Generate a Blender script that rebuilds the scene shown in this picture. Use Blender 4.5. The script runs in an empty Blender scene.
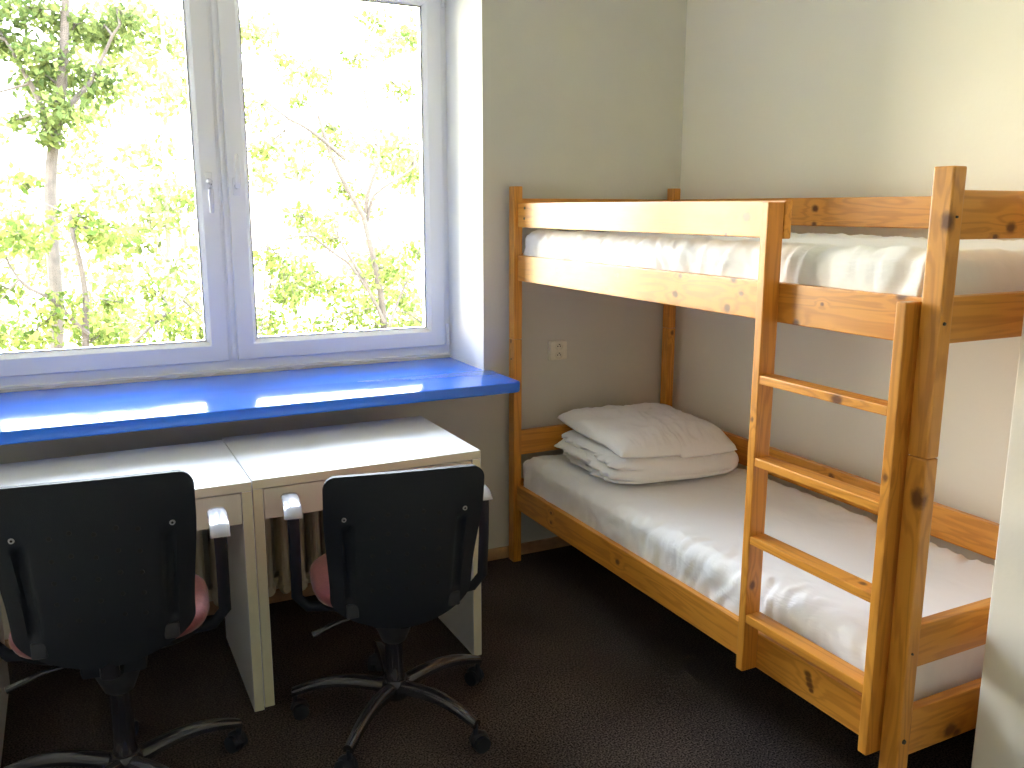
import bpy, bmesh, math, random
from mathutils import Vector, Matrix, noise, Euler
import numpy as np
random.seed(7)
PI = math.pi
SC = bpy.context.scene
COL = SC.collection

# ------------------------------------------------------------------ camera
cam_d = bpy.data.cameras.new('camera')
cam = bpy.data.objects.new('camera', cam_d)
COL.objects.link(cam)
SC.camera = cam
cam_d.sensor_fit = 'HORIZONTAL'
cam_d.sensor_width = 36.0
cam_d.lens = 879.05 * 36.0 / 1024.0
cam_d.clip_start = 0.05
cam_d.clip_end = 400
yaw, pit, rol = math.radians(26.7154), math.radians(-11.3146), math.radians(0.0946)
Fv = Vector((math.sin(yaw)*math.cos(pit), math.cos(yaw)*math.cos(pit), math.sin(pit)))
Rv = Vector((math.cos(yaw), -math.sin(yaw), 0))
Uv = Rv.cross(Fv)
R2 = Rv*math.cos(rol) + Uv*math.sin(rol)
U2 = -Rv*math.sin(rol) + Uv*math.cos(rol)
mw = Matrix((( R2.x, U2.x, -Fv.x, -2.514), (R2.y, U2.y, -Fv.y, -3.3039), (R2.z, U2.z, -Fv.z, 1.5214), (0, 0, 0, 1)))
cam.matrix_world = mw

# ------------------------------------------------------------------ world, light, exposure
EXPOSURE = 3.65
SC.view_settings.view_transform = 'Standard'
SC.view_settings.look = 'None'
SC.view_settings.exposure = EXPOSURE
SC.view_settings.gamma = 1.0
SC.view_settings.use_curve_mapping = False
world = bpy.data.worlds.new('world')
SC.world = world
world.use_nodes = True
wn = world.node_tree
wn.nodes.clear()
wo = wn.nodes.new('ShaderNodeOutputWorld')
bg = wn.nodes.new('ShaderNodeBackground')
tc = wn.nodes.new('ShaderNodeTexCoord')
sx = wn.nodes.new('ShaderNodeSeparateXYZ')
mr = wn.nodes.new('ShaderNodeMapRange')
rp = wn.nodes.new('ShaderNodeValToRGB')
wn.links.new(tc.outputs['Generated'], sx.inputs[0])
wn.links.new(sx.outputs['Z'], mr.inputs['Value'])
mr.inputs['From Min'].default_value = -0.5
mr.inputs['From Max'].default_value = 0.8
wn.links.new(mr.outputs['Result'], rp.inputs['Fac'])
e = rp.color_ramp.elements
e[0].position = 0.0; e[0].color = (0.80, 0.72, 0.50, 1)
e[1].position = 1.0; e[1].color = (2.3, 2.65, 3.3, 1)
m_ = e.new(0.40); m_.color = (0.82, 0.78, 0.68, 1)
# bright lobe added to the unseen sky at left to light the right wall
SKY_LOBE_DIR = Vector((-0.82, 0.55, 0.05)).normalized()
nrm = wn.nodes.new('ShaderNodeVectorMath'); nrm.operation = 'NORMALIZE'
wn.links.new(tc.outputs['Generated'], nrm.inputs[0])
dt = wn.nodes.new('ShaderNodeVectorMath'); dt.operation = 'DOT_PRODUCT'; dt.inputs[1].default_value = SKY_LOBE_DIR
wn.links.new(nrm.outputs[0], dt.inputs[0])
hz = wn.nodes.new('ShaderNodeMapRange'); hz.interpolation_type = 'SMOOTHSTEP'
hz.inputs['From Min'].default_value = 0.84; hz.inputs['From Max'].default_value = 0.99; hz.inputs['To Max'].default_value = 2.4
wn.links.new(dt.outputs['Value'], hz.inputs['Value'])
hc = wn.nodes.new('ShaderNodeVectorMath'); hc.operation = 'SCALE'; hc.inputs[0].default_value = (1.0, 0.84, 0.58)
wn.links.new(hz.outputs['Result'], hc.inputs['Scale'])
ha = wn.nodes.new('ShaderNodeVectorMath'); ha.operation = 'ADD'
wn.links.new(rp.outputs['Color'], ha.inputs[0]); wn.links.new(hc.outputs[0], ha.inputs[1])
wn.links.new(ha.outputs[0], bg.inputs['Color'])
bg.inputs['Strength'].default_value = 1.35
wn.links.new(bg.outputs[0], wo.inputs[0])
# sun high behind the house: it lights the trees and the ground, never the room
sd = bpy.data.lights.new('sun', 'SUN'); sd.energy = 0.9; sd.angle = math.radians(0.6); sd.color = (1.0, 0.93, 0.80)
so = bpy.data.objects.new('sun', sd); COL.objects.link(so)
so.rotation_euler = (math.radians(38), 0, math.radians(-25))

pd = bpy.data.lights.new('window_portal', 'AREA')
pd.shape = 'RECTANGLE'; pd.size = 1.95; pd.size_y = 1.65
pd.cycles.is_portal = True
po = bpy.data.objects.new('window_portal', pd)
COL.objects.link(po)
po.location = (-1.94, 0.47, 1.67)
po.rotation_euler = (math.radians(-90), 0, 0)     # faces the room (-y)
SC.cycles.max_bounces = 12
SC.cycles.diffuse_bounces = 8
SC.cycles.transparent_max_bounces = 16
SC.cycles.sample_clamp_indirect = 6.0

# ------------------------------------------------------------------ materials
def new_mat(name):
    m = bpy.data.materials.new(name)
    m.use_nodes = True
    return m, m.node_tree, m.node_tree.nodes['Principled BSDF']

def N(nt, kind, **kw):
    n = nt.nodes.new('ShaderNode' + kind)
    for k, v in kw.items():
        setattr(n, k, v)
    return n

def simple(name, col, rough=0.5, metal=0.0, spec=0.5, bump=0.0, bscale=200.0, var=0.0, vscale=6.0, coat=0.0, sheen=0.0):
    m, nt, b = new_mat(name)
    b.inputs['Base Color'].default_value = (*col, 1)
    b.inputs['Roughness'].default_value = rough
    b.inputs['Metallic'].default_value = metal
    b.inputs['Specular IOR Level'].default_value = spec
    b.inputs['Coat Weight'].default_value = coat
    b.inputs['Sheen Weight'].default_value = sheen
    t = N(nt, 'TexCoord')
    if var > 0:
        n = N(nt, 'TexNoise'); n.inputs['Scale'].default_value = vscale; n.inputs['Detail'].default_value = 5
        nt.links.new(t.outputs['Object'], n.inputs['Vector'])
        r = N(nt, 'MapRange'); r.inputs['From Min'].default_value = .3; r.inputs['From Max'].default_value = .7
        r.inputs['To Min'].default_value = 1 - var; r.inputs['To Max'].default_value = 1 + var
        nt.links.new(n.outputs['Fac'], r.inputs['Value'])
        x = N(nt, 'VectorMath', operation='SCALE'); x.inputs[0].default_value = col
        nt.links.new(r.outputs['Result'], x.inputs['Scale'])
        nt.links.new(x.outputs[0], b.inputs['Base Color'])
    if bump > 0:
        n = N(nt, 'TexNoise'); n.inputs['Scale'].default_value = bscale; n.inputs['Detail'].default_value = 4
        nt.links.new(t.outputs['Object'], n.inputs['Vector'])
        bp = N(nt, 'Bump'); bp.inputs['Strength'].default_value = bump; bp.inputs['Distance'].default_value = 0.002
        nt.links.new(n.outputs['Fac'], bp.inputs['Height'])
        nt.links.new(bp.outputs[0], b.inputs['Normal'])
    return m

def wood(name, knots=(), light=(0.74, 0.325, 0.045), dark=(0.43, 0.145, 0.014), seed=0.0):
    """pine with the grain along local X; knots = (x, y, z, radius) in the plank's own space"""
    m, nt, b = new_mat(name)
    L = nt.links.new
    t = N(nt, 'TexCoord')
    vec = t.outputs['Object']
    fac_sum = None
    warp = None
    for (kx, ky, kz, kr) in knots:
        sub = N(nt, 'VectorMath', operation='SUBTRACT'); sub.inputs[1].default_value = (kx, ky, kz)
        L(vec, sub.inputs[0])
        sc = N(nt, 'VectorMath', operation='MULTIPLY'); sc.inputs[1].default_value = (0.75, 1, 1)
        L(sub.outputs[0], sc.inputs[0])
        nz = N(nt, 'TexNoise'); nz.inputs['Scale'].default_value = 60
        L(vec, nz.inputs['Vector'])
        ln = N(nt, 'VectorMath', operation='LENGTH'); L(sc.outputs[0], ln.inputs[0])
        ad = N(nt, 'Math', operation='MULTIPLY_ADD'); L(nz.outputs['Fac'], ad.inputs[0]); ad.inputs[1].default_value = kr*0.8; L(ln.outputs['Value'], ad.inputs[2])
        r = N(nt, 'MapRange'); r.interpolation_type = 'SMOOTHSTEP'
        r.inputs['From Min'].default_value = kr*2.0; r.inputs['From Max'].default_value = kr*0.9
        L(ad.outputs[0], r.inputs['Value'])
        w = N(nt, 'MapRange'); w.interpolation_type = 'SMOOTHSTEP'
        w.inputs['From Min'].default_value = kr*6; w.inputs['From Max'].default_value = 0
        L(ln.outputs['Value'], w.inputs['Value'])
        if fac_sum is None:
            fac_sum, warp = r.outputs['Result'], w.outputs['Result']
        else:
            mx = N(nt, 'Math', operation='MAXIMUM'); L(fac_sum, mx.inputs[0]); L(r.outputs['Result'], mx.inputs[1]); fac_sum = mx.outputs[0]
            mx = N(nt, 'Math', operation='MAXIMUM'); L(warp, mx.inputs[0]); L(w.outputs['Result'], mx.inputs[1]); warp = mx.outputs[0]
    oi = N(nt, 'ObjectInfo')
    mul = N(nt, 'Math', operation='MULTIPLY'); mul.inputs[1].default_value = 37.0; L(oi.outputs['Random'], mul.inputs[0])
    cmb = N(nt, 'CombineXYZ'); L(mul.outputs[0], cmb.inputs[0]); L(mul.outputs[0], cmb.inputs[1]); L(mul.outputs[0], cmb.inputs[2])
    add = N(nt, 'VectorMath', operation='ADD'); L(vec, add.inputs[0]); L(cmb.outputs[0], add.inputs[1])
    mp = N(nt, 'Mapping'); mp.inputs['Scale'].default_value = (1.1, 13, 13); mp.inputs['Location'].default_value = (seed, seed*2, seed*3)
    L(add.outputs[0], mp.inputs['Vector'])
    n1 = N(nt, 'TexNoise'); n1.inputs['Scale'].default_value = 1.0; n1.inputs['Detail'].default_value = 3; n1.inputs['Distortion'].default_value = 0.4
    L(mp.outputs[0], n1.inputs['Vector'])
    sc1 = N(nt, 'Math', operation='MULTIPLY'); sc1.inputs[1].default_value = 60.0; L(n1.outputs['Fac'], sc1.inputs[0])
    src = sc1.outputs[0]
    if warp is not None:
        wa = N(nt, 'Math', operation='MULTIPLY_ADD'); wa.inputs[1].default_value = 7.0; L(warp, wa.inputs[0]); L(src, wa.inputs[2]); src = wa.outputs[0]
    sn = N(nt, 'Math', operation='SINE'); L(src, sn.inputs[0])
    rr = N(nt, 'MapRange'); rr.inputs['From Min'].default_value = -0.2; rr.inputs['From Max'].default_value = 1.0
    L(sn.outputs[0], rr.inputs['Value'])
    mp2 = N(nt, 'Mapping'); mp2.inputs['Scale'].default_value = (6, 160, 160); L(add.outputs[0], mp2.inputs['Vector'])
    n2 = N(nt, 'TexNoise'); n2.inputs['Scale'].default_value = 1.0; n2.inputs['Detail'].default_value = 3; L(mp2.outputs[0], n2.inputs['Vector'])
    n3 = N(nt, 'TexNoise'); n3.inputs['Scale'].default_value = 3.0; n3.inputs['Detail'].default_value = 2; L(add.outputs[0], n3.inputs['Vector'])
    f1 = N(nt, 'Math', operation='MULTIPLY'); L(rr.outputs['Result'], f1.inputs[0]); f1.inputs[1].default_value = 0.42
    f2 = N(nt, 'Math', operation='MULTIPLY_ADD'); L(n2.outputs['Fac'], f2.inputs[0]); f2.inputs[1].default_value = 0.35; L(f1.outputs[0], f2.inputs[2])
    f3 = N(nt, 'Math', operation='MULTIPLY_ADD'); L(n3.outputs['Fac'], f3.inputs[0]); f3.inputs[1].default_value = 0.35; L(f2.outputs[0], f3.inputs[2])
    f4 = N(nt, 'Math', operation='SUBTRACT'); L(f3.outputs[0], f4.inputs[0]); f4.inputs[1].default_value = 0.22; f4.use_clamp = True
    mix = N(nt, 'Mix', data_type='RGBA'); mix.inputs['A'].default_value = (*light, 1); mix.inputs['B'].default_value = (*dark, 1)
    L(f4.outputs[0], mix.inputs['Factor'])
    out = mix.outputs['Result']
    if fac_sum is not None:
        mk = N(nt, 'Mix', data_type='RGBA'); mk.inputs['B'].default_value = (0.085, 0.018, 0.005, 1)
        fk = N(nt, 'Math', operation='MULTIPLY'); L(fac_sum, fk.inputs[0]); fk.inputs[1].default_value = 0.85
        L(fk.outputs[0], mk.inputs['Factor']); L(out, mk.inputs['A']); out = mk.outputs['Result']
    L(out, b.inputs['Base Color'])
    b.inputs['Roughness'].default_value = 0.38
    b.inputs['Coat Weight'].default_value = 0.25; b.inputs['Coat Roughness'].default_value = 0.2
    bp = N(nt, 'Bump'); bp.inputs['Strength'].default_value = 0.08; bp.inputs['Distance'].default_value = 0.001
    L(n2.outputs['Fac'], bp.inputs['Height']); L(bp.outputs[0], b.inputs['Normal'])
    return m

M = {}
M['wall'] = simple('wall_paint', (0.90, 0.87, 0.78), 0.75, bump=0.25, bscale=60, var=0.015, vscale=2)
M['rear_wall'] = simple('rear_wall_paint', (0.80, 0.77, 0.70), 0.8)
M['ceiling'] = simple('ceiling_paint', (0.92, 0.91, 0.88), 0.8)
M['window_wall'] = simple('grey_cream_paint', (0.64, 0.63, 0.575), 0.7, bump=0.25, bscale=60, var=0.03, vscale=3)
M['reveal'] = simple('white_reveal_paint', (0.86, 0.85, 0.82), 0.6, bump=0.3, bscale=30)
M['pvc'] = simple('window_plastic', (0.90, 0.90, 0.91), 0.32)
M['gasket'] = simple('rubber_gasket', (0.03, 0.03, 0.03), 0.6)
M['blue'] = simple('glossy_blue_paint', (0.015, 0.17, 0.86), 0.12, bump=0.10, bscale=14, coat=0.25)
M['laminate'] = simple('white_laminate', (0.80, 0.81, 0.84), 0.28, bump=0.05, bscale=90)
M['edge'] = simple('beige_front', (0.70, 0.68, 0.53), 0.45)  # faces towards the room, beiger than the laminate
M['skirt'] = simple('varnished_skirting', (0.45, 0.27, 0.14), 0.5, var=0.2, vscale=20)
M['black_plastic'] = simple('black_plastic', (0.013, 0.017, 0.026), 0.55, spec=0.3, bump=0.4, bscale=500)
M['gloss_black'] = simple('gloss_black', (0.02, 0.02, 0.028), 0.18, coat=0.6)
M['dark_grey'] = simple('dark_grey_plastic', (0.032, 0.034, 0.042), 0.45)
M['dark'] = simple('matt_dark', (0.006, 0.006, 0.008), 0.7)
M['silver'] = simple('silver_grey_plastic', (0.36, 0.38, 0.44), 0.25, coat=0.5)
M['steel'] = simple('brushed_steel', (0.55, 0.55, 0.57), 0.3, metal=0.9)
M['pink'] = simple('pink_red_upholstery', (0.20, 0.045, 0.055), 0.9, bump=0.5, bscale=300, var=0.15, vscale=80, sheen=0.3)
M['radiator'] = simple('cream_radiator_enamel', (0.62, 0.57, 0.44), 0.45)
M['socket'] = simple('ivory_socket_plastic', (0.78, 0.74, 0.62), 0.35)
M['bolt'] = simple('dark_bolt', (0.10, 0.09, 0.08), 0.4, metal=0.7)
M['handle'] = simple('window_handle_white', (0.88, 0.88, 0.90), 0.25)
M['bark'] = simple('grey_brown_bark', (0.036, 0.027, 0.020), 0.9, var=0.3, vscale=12)
M['bark_hazed'] = simple('haze_paled_bark', (0.17, 0.15, 0.10), 0.9, var=0.3, vscale=12)  # far trunks lightened in colour to stand in for haze
M['slat'] = wood('slat_pine')
M['pine'] = wood('varnished_pine')

def cloth(name, col, bs=0.25):
    m, nt, b = new_mat(name)
    L = nt.links.new
    b.inputs['Base Color'].default_value = (*col, 1)
    b.inputs['Roughness'].default_value = 0.85
    b.inputs['Sheen Weight'].default_value = 0.15
    b.inputs['Specular IOR Level'].default_value = 0.2
    t = N(nt, 'TexCoord')
    mp = N(nt, 'Mapping'); mp.inputs['Scale'].default_value = (9, 5, 9); mp.inputs['Rotation'].default_value = (0.3, 0.2, 0.6)
    L(t.outputs['Object'], mp.inputs['Vector'])
    n = N(nt, 'TexNoise'); n.inputs['Scale'].default_value = 1.4; n.inputs['Detail'].default_value = 3; n.inputs['Distortion'].default_value = 1.2
    L(mp.outputs[0], n.inputs['Vector'])
    n2 = N(nt, 'TexNoise'); n2.inputs['Scale'].default_value = 700; L(t.outputs['Object'], n2.inputs['Vector'])
    b1 = N(nt, 'Bump'); b1.inputs['Strength'].default_value = bs; b1.inputs['Distance'].default_value = 0.02
    L(n.outputs['Fac'], b1.inputs['Height'])
    b2 = N(nt, 'Bump'); b2.inputs['Strength'].default_value = 0.15; b2.inputs['Distance'].default_value = 0.0005
    L(n2.outputs['Fac'], b2.inputs['Height']); L(b1.outputs[0], b2.inputs['Normal'])
    L(b2.outputs[0], b.inputs['Normal'])
    return m
M['sheet'] = cloth('white_bed_sheet', (0.90, 0.90, 0.91), 0.18)
M['linen'] = cloth('white_linen', (0.90, 0.90, 0.91), 0.3)

def carpet():
    m, nt, b = new_mat('dark_carpet')
    L = nt.links.new
    t = N(nt, 'TexCoord')
    n = N(nt, 'TexNoise'); n.inputs['Scale'].default_value = 190; n.inputs['Detail'].default_value = 2
    L(t.outputs['Object'], n.inputs['Vector'])
    n2 = N(nt, 'TexNoise'); n2.inputs['Scale'].default_value = 2.2; n2.inputs['Detail'].default_value = 4
    L(t.outputs['Object'], n2.inputs['Vector'])
    r = N(nt, 'ValToRGB'); L(n.outputs['Fac'], r.inputs['Fac'])
    e = r.color_ramp.elements
    e[0].position = 0.36; e[0].color = (0.007, 0.006, 0.006, 1)
    e[1].position = 0.68; e[1].color = (0.125, 0.098, 0.092, 1)
    mr = N(nt, 'MapRange'); mr.inputs['From Min'].default_value = 0.3; mr.inputs['From Max'].default_value = 0.7
    mr.inputs['To Min'].default_value = 0.7; mr.inputs['To Max'].default_value = 1.25
    L(n2.outputs['Fac'], mr.inputs['Value'])
    s = N(nt, 'VectorMath', operation='SCALE'); L(r.outputs['Color'], s.inputs[0]); L(mr.outputs['Result'], s.inputs['Scale'])
    L(s.outputs[0], b.inputs['Base Color'])
    b.inputs['Roughness'].default_value = 1.0
    b.inputs['Specular IOR Level'].default_value = 0.1
    bp = N(nt, 'Bump'); bp.inputs['Strength'].default_value = 0.5; bp.inputs['Distance'].default_value = 0.003
    L(n.outputs['Fac'], bp.inputs['Height']); L(bp.outputs[0], b.inputs['Normal'])
    return m
M['carpet'] = carpet()

def glass():
    m, nt, b = new_mat('window_glass')
    nt.nodes.remove(b)
    L = nt.links.new
    o = nt.nodes['Material Output']
    tr = N(nt, 'BsdfTransparent'); tr.inputs['Color'].default_value = (0.97, 0.98, 0.97, 1)
    gl = N(nt, 'BsdfGlossy'); gl.inputs['Roughness'].default_value = 0.02
    fr = N(nt, 'Fresnel'); fr.inputs['IOR'].default_value = 1.45
    mx = N(nt, 'MixShader')
    L(fr.outputs[0], mx.inputs[0]); L(tr.outputs[0], mx.inputs[1]); L(gl.outputs[0], mx.inputs[2]); L(mx.outputs[0], o.inputs['Surface'])
    return m
M['glass'] = glass()

def leaf(name, c1, c2, trans=0.45):
    m, nt, b = new_mat(name)
    L = nt.links.new
    nt.nodes.remove(b)
    o = nt.nodes['Material Output']
    g = N(nt, 'NewGeometry')
    mix = N(nt, 'Mix', data_type='RGBA'); mix.inputs['A'].default_value = (*c1, 1); mix.inputs['B'].default_value = (*c2, 1)
    L(g.outputs['Random Per Island'], mix.inputs['Factor'])
    d = N(nt, 'BsdfDiffuse'); tl = N(nt, 'BsdfTranslucent'); mx = N(nt, 'MixShader'); mx.inputs[0].default_value = trans
    L(mix.outputs['Result'], d.inputs['Color']); L(mix.outputs['Result'], tl.inputs['Color'])
    L(d.outputs[0], mx.inputs[1]); L(tl.outputs[0], mx.inputs[2]); L(mx.outputs[0], o.inputs['Surface'])
    return m
M['leaf_dark'] = leaf('deep_green_leaf', (0.030, 0.048, 0.015), (0.11, 0.13, 0.04))
M['leaf_mid'] = leaf('yellow_green_leaf', (0.038, 0.062, 0.013), (0.15, 0.165, 0.042))
M['leaf_hazed'] = leaf('haze_paled_leaf', (0.07, 0.095, 0.025), (0.21, 0.225, 0.08))  # haze over the far trees is put into this lighter leaf colour
M['grass'] = simple('lawn_green', (0.34, 0.33, 0.17), 0.95, var=0.3, vscale=1.5)

# ------------------------------------------------------------------ mesh helpers
def link(o, parent=None):
    COL.objects.link(o)
    if parent is not None:
        o.parent = parent
    return o

def thing(name, loc=(0, 0, 0), rotz=0.0, label=None, cat=None, group=None, kind=None):
    o = bpy.data.objects.new(name, None)
    o.empty_display_size = 0.1
    o.location = loc
    o.rotation_euler = (0, 0, rotz)
    link(o)
    if label: o['label'] = label
    if cat: o['category'] = cat
    if group: o['group'] = group
    if kind: o['kind'] = kind
    return o

def obj(name, bm, mats, parent=None, loc=(0, 0, 0), rot=(0, 0, 0), smooth=False, angle=35):
    me = bpy.data.meshes.new(name)
    bm.normal_update()
    bm.to_mesh(me)
    bm.free()
    if not isinstance(mats, (list, tuple)): mats = [mats]
    for m in mats: me.materials.append(m)
    if smooth:
        for p in me.polygons: p.use_smooth = True
        me.update()
        try: me.set_sharp_from_angle(angle=math.radians(angle))
        except Exception: pass
    o = bpy.data.objects.new(name, me)
    o.location = loc; o.rotation_euler = rot
    return link(o, parent)

def bx(bm, lo, hi, bevel=0.0, seg=2, mi=0):
    lo, hi = Vector(lo), Vector(hi)
    r = bmesh.ops.create_cube(bm, size=1.0)
    vs = r['verts']
    c, s = (lo+hi)/2, hi-lo
    for v in vs:
        v.co = Vector((v.co.x*s.x, v.co.y*s.y, v.co.z*s.z)) + c
    fs = list({f for v in vs for f in v.link_faces})
    for f in fs: f.material_index = mi
    if bevel > 0:
        es = list({ed for v in vs for ed in v.link_edges})
        rb = bmesh.ops.bevel(bm, geom=es, offset=bevel, segments=seg, affect='EDGES', profile=0.6)
        for f in rb['faces']: f.material_index = mi
    return vs

def box(name, lo, hi, mat, parent=None, bevel=0.0, base=(0, 0, 0), seg=2, smooth=False):
    """box between world corners; the object's origin sits at its centre"""
    lo, hi, base = Vector(lo), Vector(hi), Vector(base)
    c = (lo+hi)/2
    bm = bmesh.new()
    bx(bm, lo-c, hi-c, bevel, seg)
    return obj(name, bm, mat, parent, c-base, smooth=smooth)

def cyl(bm, p0, p1, r0, r1=None, n=20, mi=0, caps=True):
    p0, p1 = Vector(p0), Vector(p1)
    r1 = r0 if r1 is None else r1
    d = p1-p0
    q = d.to_track_quat('Z', 'Y').to_matrix()
    rings = []
    for p, r in ((p0, r0), (p1, r1)):
        rings.append([bm.verts.new(p + q @ Vector((math.cos(a)*r, math.sin(a)*r, 0))) for a in [2*PI*i/n for i in range(n)]])
    for i in range(n):
        f = bm.faces.new((rings[0][i], rings[0][(i+1) % n], rings[1][(i+1) % n], rings[1][i])); f.material_index = mi; f.smooth = True
    if caps:
        bm.faces.new(rings[0][::-1]).material_index = mi
        bm.faces.new(rings[1]).material_index = mi

def tube(bm, pts, radii, n=10, mi=0, flat=1.0, up=None):
    """swept tube; flat squashes the section; returns nothing"""
    pts = [Vector(p) for p in pts]
    if not hasattr(radii, '__len__'): radii = [radii]*len(pts)
    rings = []
    ref = Vector(up) if up else Vector((0, 0, 1))
    for i, p in enumerate(pts):
        t = (pts[min(i+1, len(pts)-1)] - pts[max(i-1, 0)]).normalized()
        if abs(t.dot(ref)) > 0.98: ref = Vector((0, 1, 0)) if abs(t.y) < 0.9 else Vector((1, 0, 0))
        s = t.cross(ref).normalized(); u = s.cross(t).normalized()
        rings.append([bm.verts.new(p + s*math.cos(a)*radii[i] + u*math.sin(a)*radii[i]*flat) for a in [2*PI*k/n for k in range(n)]])
    for a, b in zip(rings, rings[1:]):
        for k in range(n):
            f = bm.faces.new((a[k], a[(k+1) % n], b[(k+1) % n], b[k])); f.smooth = True; f.material_index = mi
    bm.faces.new(rings[0][::-1]).material_index = mi
    bm.faces.new(rings[-1]).material_index = mi

def lathe(bm, prof, n=28, mi=0, centre=(0, 0, 0)):
    c = Vector(centre)
    rings = []
    for r, z in prof:
        rings.append([bm.verts.new(c + Vector((math.cos(2*PI*i/n)*max(r, 1e-4), math.sin(2*PI*i/n)*max(r, 1e-4), z))) for i in range(n)])
    for a, b in zip(rings, rings[1:]):
        for i in range(n):
            f = bm.faces.new((a[i], a[(i+1) % n], b[(i+1) % n], b[i])); f.smooth = True; f.material_index = mi
    bm.faces.new(rings[0][::-1]).material_index = mi
    bm.faces.new(rings[-1]).material_index = mi

def plank(name, lo, hi, parent, base, mat=None, knots=(), bevel=0.003, axis=None, label=None):
    """timber between two world corners, local X along the grain; knots = world points + radius"""
    lo, hi, base = Vector(lo), Vector(hi), Vector(base)
    c = (lo+hi)/2; s = hi-lo
    ax = axis if axis is not None else max(range(3), key=lambda i: s[i])
    if ax == 0:   rot, size = (0, 0, 0), (s.x, s.y, s.z)
    elif ax == 1: rot, size = (0, 0, PI/2), (s.y, s.x, s.z)
    else:         rot, size = (0, -PI/2, 0), (s.z, s.y, s.x)
    h = Vector(size)/2
    bm = bmesh.new()
    bx(bm, -h, h, bevel, 2)
    if knots:
        R = Euler(rot).to_matrix().inverted()
        kl = []
        for (x, y, z, r) in knots:
            v = R @ (Vector((x, y, z)) - c)
            kl.append((v.x, v.y, v.z, r))
        mat = wood('pine_' + name, kl)
    return obj(name, bm, mat or M['pine'], parent, c-base, rot)

def smooth01(a, b, x):
    t = min(1, max(0, (x-a)/(b-a))); return t*t*(3-2*t)

# ------------------------------------------------------------------ the room
XL, YF, ZC = -3.20, -4.3, 2.72      # left wall, wall behind the camera, ceiling
RX, RL, RT, ZS = -0.985, -2.905, 2.478, 0.853   # window opening: right, left, top, sill top

def struct(o):
    o['kind'] = 'structure'
    return o

bm = bmesh.new()
bx(bm, (XL-.2, YF-.2, -.15), (0.2, 0.55, 0))
struct(obj('floor', bm, M['carpet']))
bm = bmesh.new()
bx(bm, (XL-.2, YF-.2, ZC), (0.2, 0.55, ZC+.25))
struct(obj('ceiling', bm, M['ceiling']))
bm = bmesh.new(); bx(bm, (0, YF, 0), (.2, 0.55, ZC)); struct(obj('wall_right', bm, M['wall']))
bm = bmesh.new(); bx(bm, (XL-.2, YF, 0), (XL, 0.55, ZC)); struct(obj('wall_left', bm, M['wall']))
bm = bmesh.new(); bx(bm, (XL-.2, YF-.2, 0), (.2, YF, ZC)); struct(obj('wall_front', bm, M['rear_wall']))
# pier jutting from the right wall at the foot of the bunk bed
bm = bmesh.new(); bx(bm, (-0.689, YF, 0), (0, -2.115, ZC), 0.012, 3)
struct(obj('wall_pier', bm, M['wall'], smooth=True))
# window wall with its opening; reveal faces painted white
bm = bmesh.new()
def wbox(lo, hi): bx(bm, lo, hi)
wbox((RX, 0, 0), (0, .5, ZC))
wbox((XL, 0, 0), (RL, .5, ZC))
wbox((RL, 0, 0), (RX, .5, ZS-.043))
wbox((RL, 0, RT), (RX, .5, ZC))
wbox((RL, .366, ZS-.043), (RX, .5, ZS+.0105))
for f in bm.faces:
    c = f.calc_center_median(); n = f.normal
    f.normal_update(); n = f.normal
    inside = RL-.01 <= c.x <= RX+.01 and ZS < c.z < RT+.01
    if abs(n.x) > .5 and c.x in (RX, RL) or (abs(c.x-RX) < 1e-4 or abs(c.x-RL) < 1e-4) and abs(n.x) > .5: f.material_index = 1
    if abs(c.z-RT) < 1e-4 and n.z < -.5: f.material_index = 1
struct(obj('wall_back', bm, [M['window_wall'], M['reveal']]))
# skirting boards
struct(box('baseboard_back', (XL, -.014, 0), (-.002, -.0005, .052), M['skirt'], bevel=.003))
struct(box('baseboard_right', (-.014, -2.11, 0), (-.0005, -.016, .052), M['skirt'], bevel=.003))

# ------------------------------------------------------------------ window
WIN = thing('window_1', (RX-.96, .40, ZS), kind='structure', label='white plastic double casement window above the blue sill')
WB = Vector(WIN.location)
def ring(bm, x0, x1, z0, z1, prof, mi=None):
    """mitred rectangular frame; prof = (inset, y) pairs, closed round"""
    rows = []
    for ins, y in prof:
        rows.append([bm.verts.new((x, y, z)) for x, z in ((x0+ins, z0+ins), (x1-ins, z0+ins), (x1-ins, z1-ins), (x0+ins, z1-ins))])
    k = len(rows)
    for i in range(k-1):
        for j in range(4):
            f = bm.faces.new((rows[i][j], rows[i][(j+1) % 4], rows[i+1][(j+1) % 4], rows[i+1][j]))
            if mi: f.material_index = mi[i]
def shift(bm, d):
    for v in bm.verts: v.co -= d
fx0, fx1, fz0, fz1 = RL-.004, RX+.004, ZS+.012, RT-.001
bm = bmesh.new()
ring(bm, fx0, fx1, fz0, fz1, [(0, .46), (0, .374), (.004, .372), (.043, .372), (.045, .376), (.045, .41), (.06, .41), (.06, .46), (0, .46)])
bx(bm, (-1.972, .372, fz0+.04), (-1.905, .41, fz1-.04), .002, 1)
bx(bm, (-1.952, .41, fz0+.04), (-1.925, .46, fz1-.04))
bx(bm, (-1.945, .360, .918), (-1.932, .373, 2.43), .003, 2)
bmesh.ops.recalc_face_normals(bm, faces=bm.faces)
shift(bm, WB); obj('window_frame', bm, M['pvc'], WIN)
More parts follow.
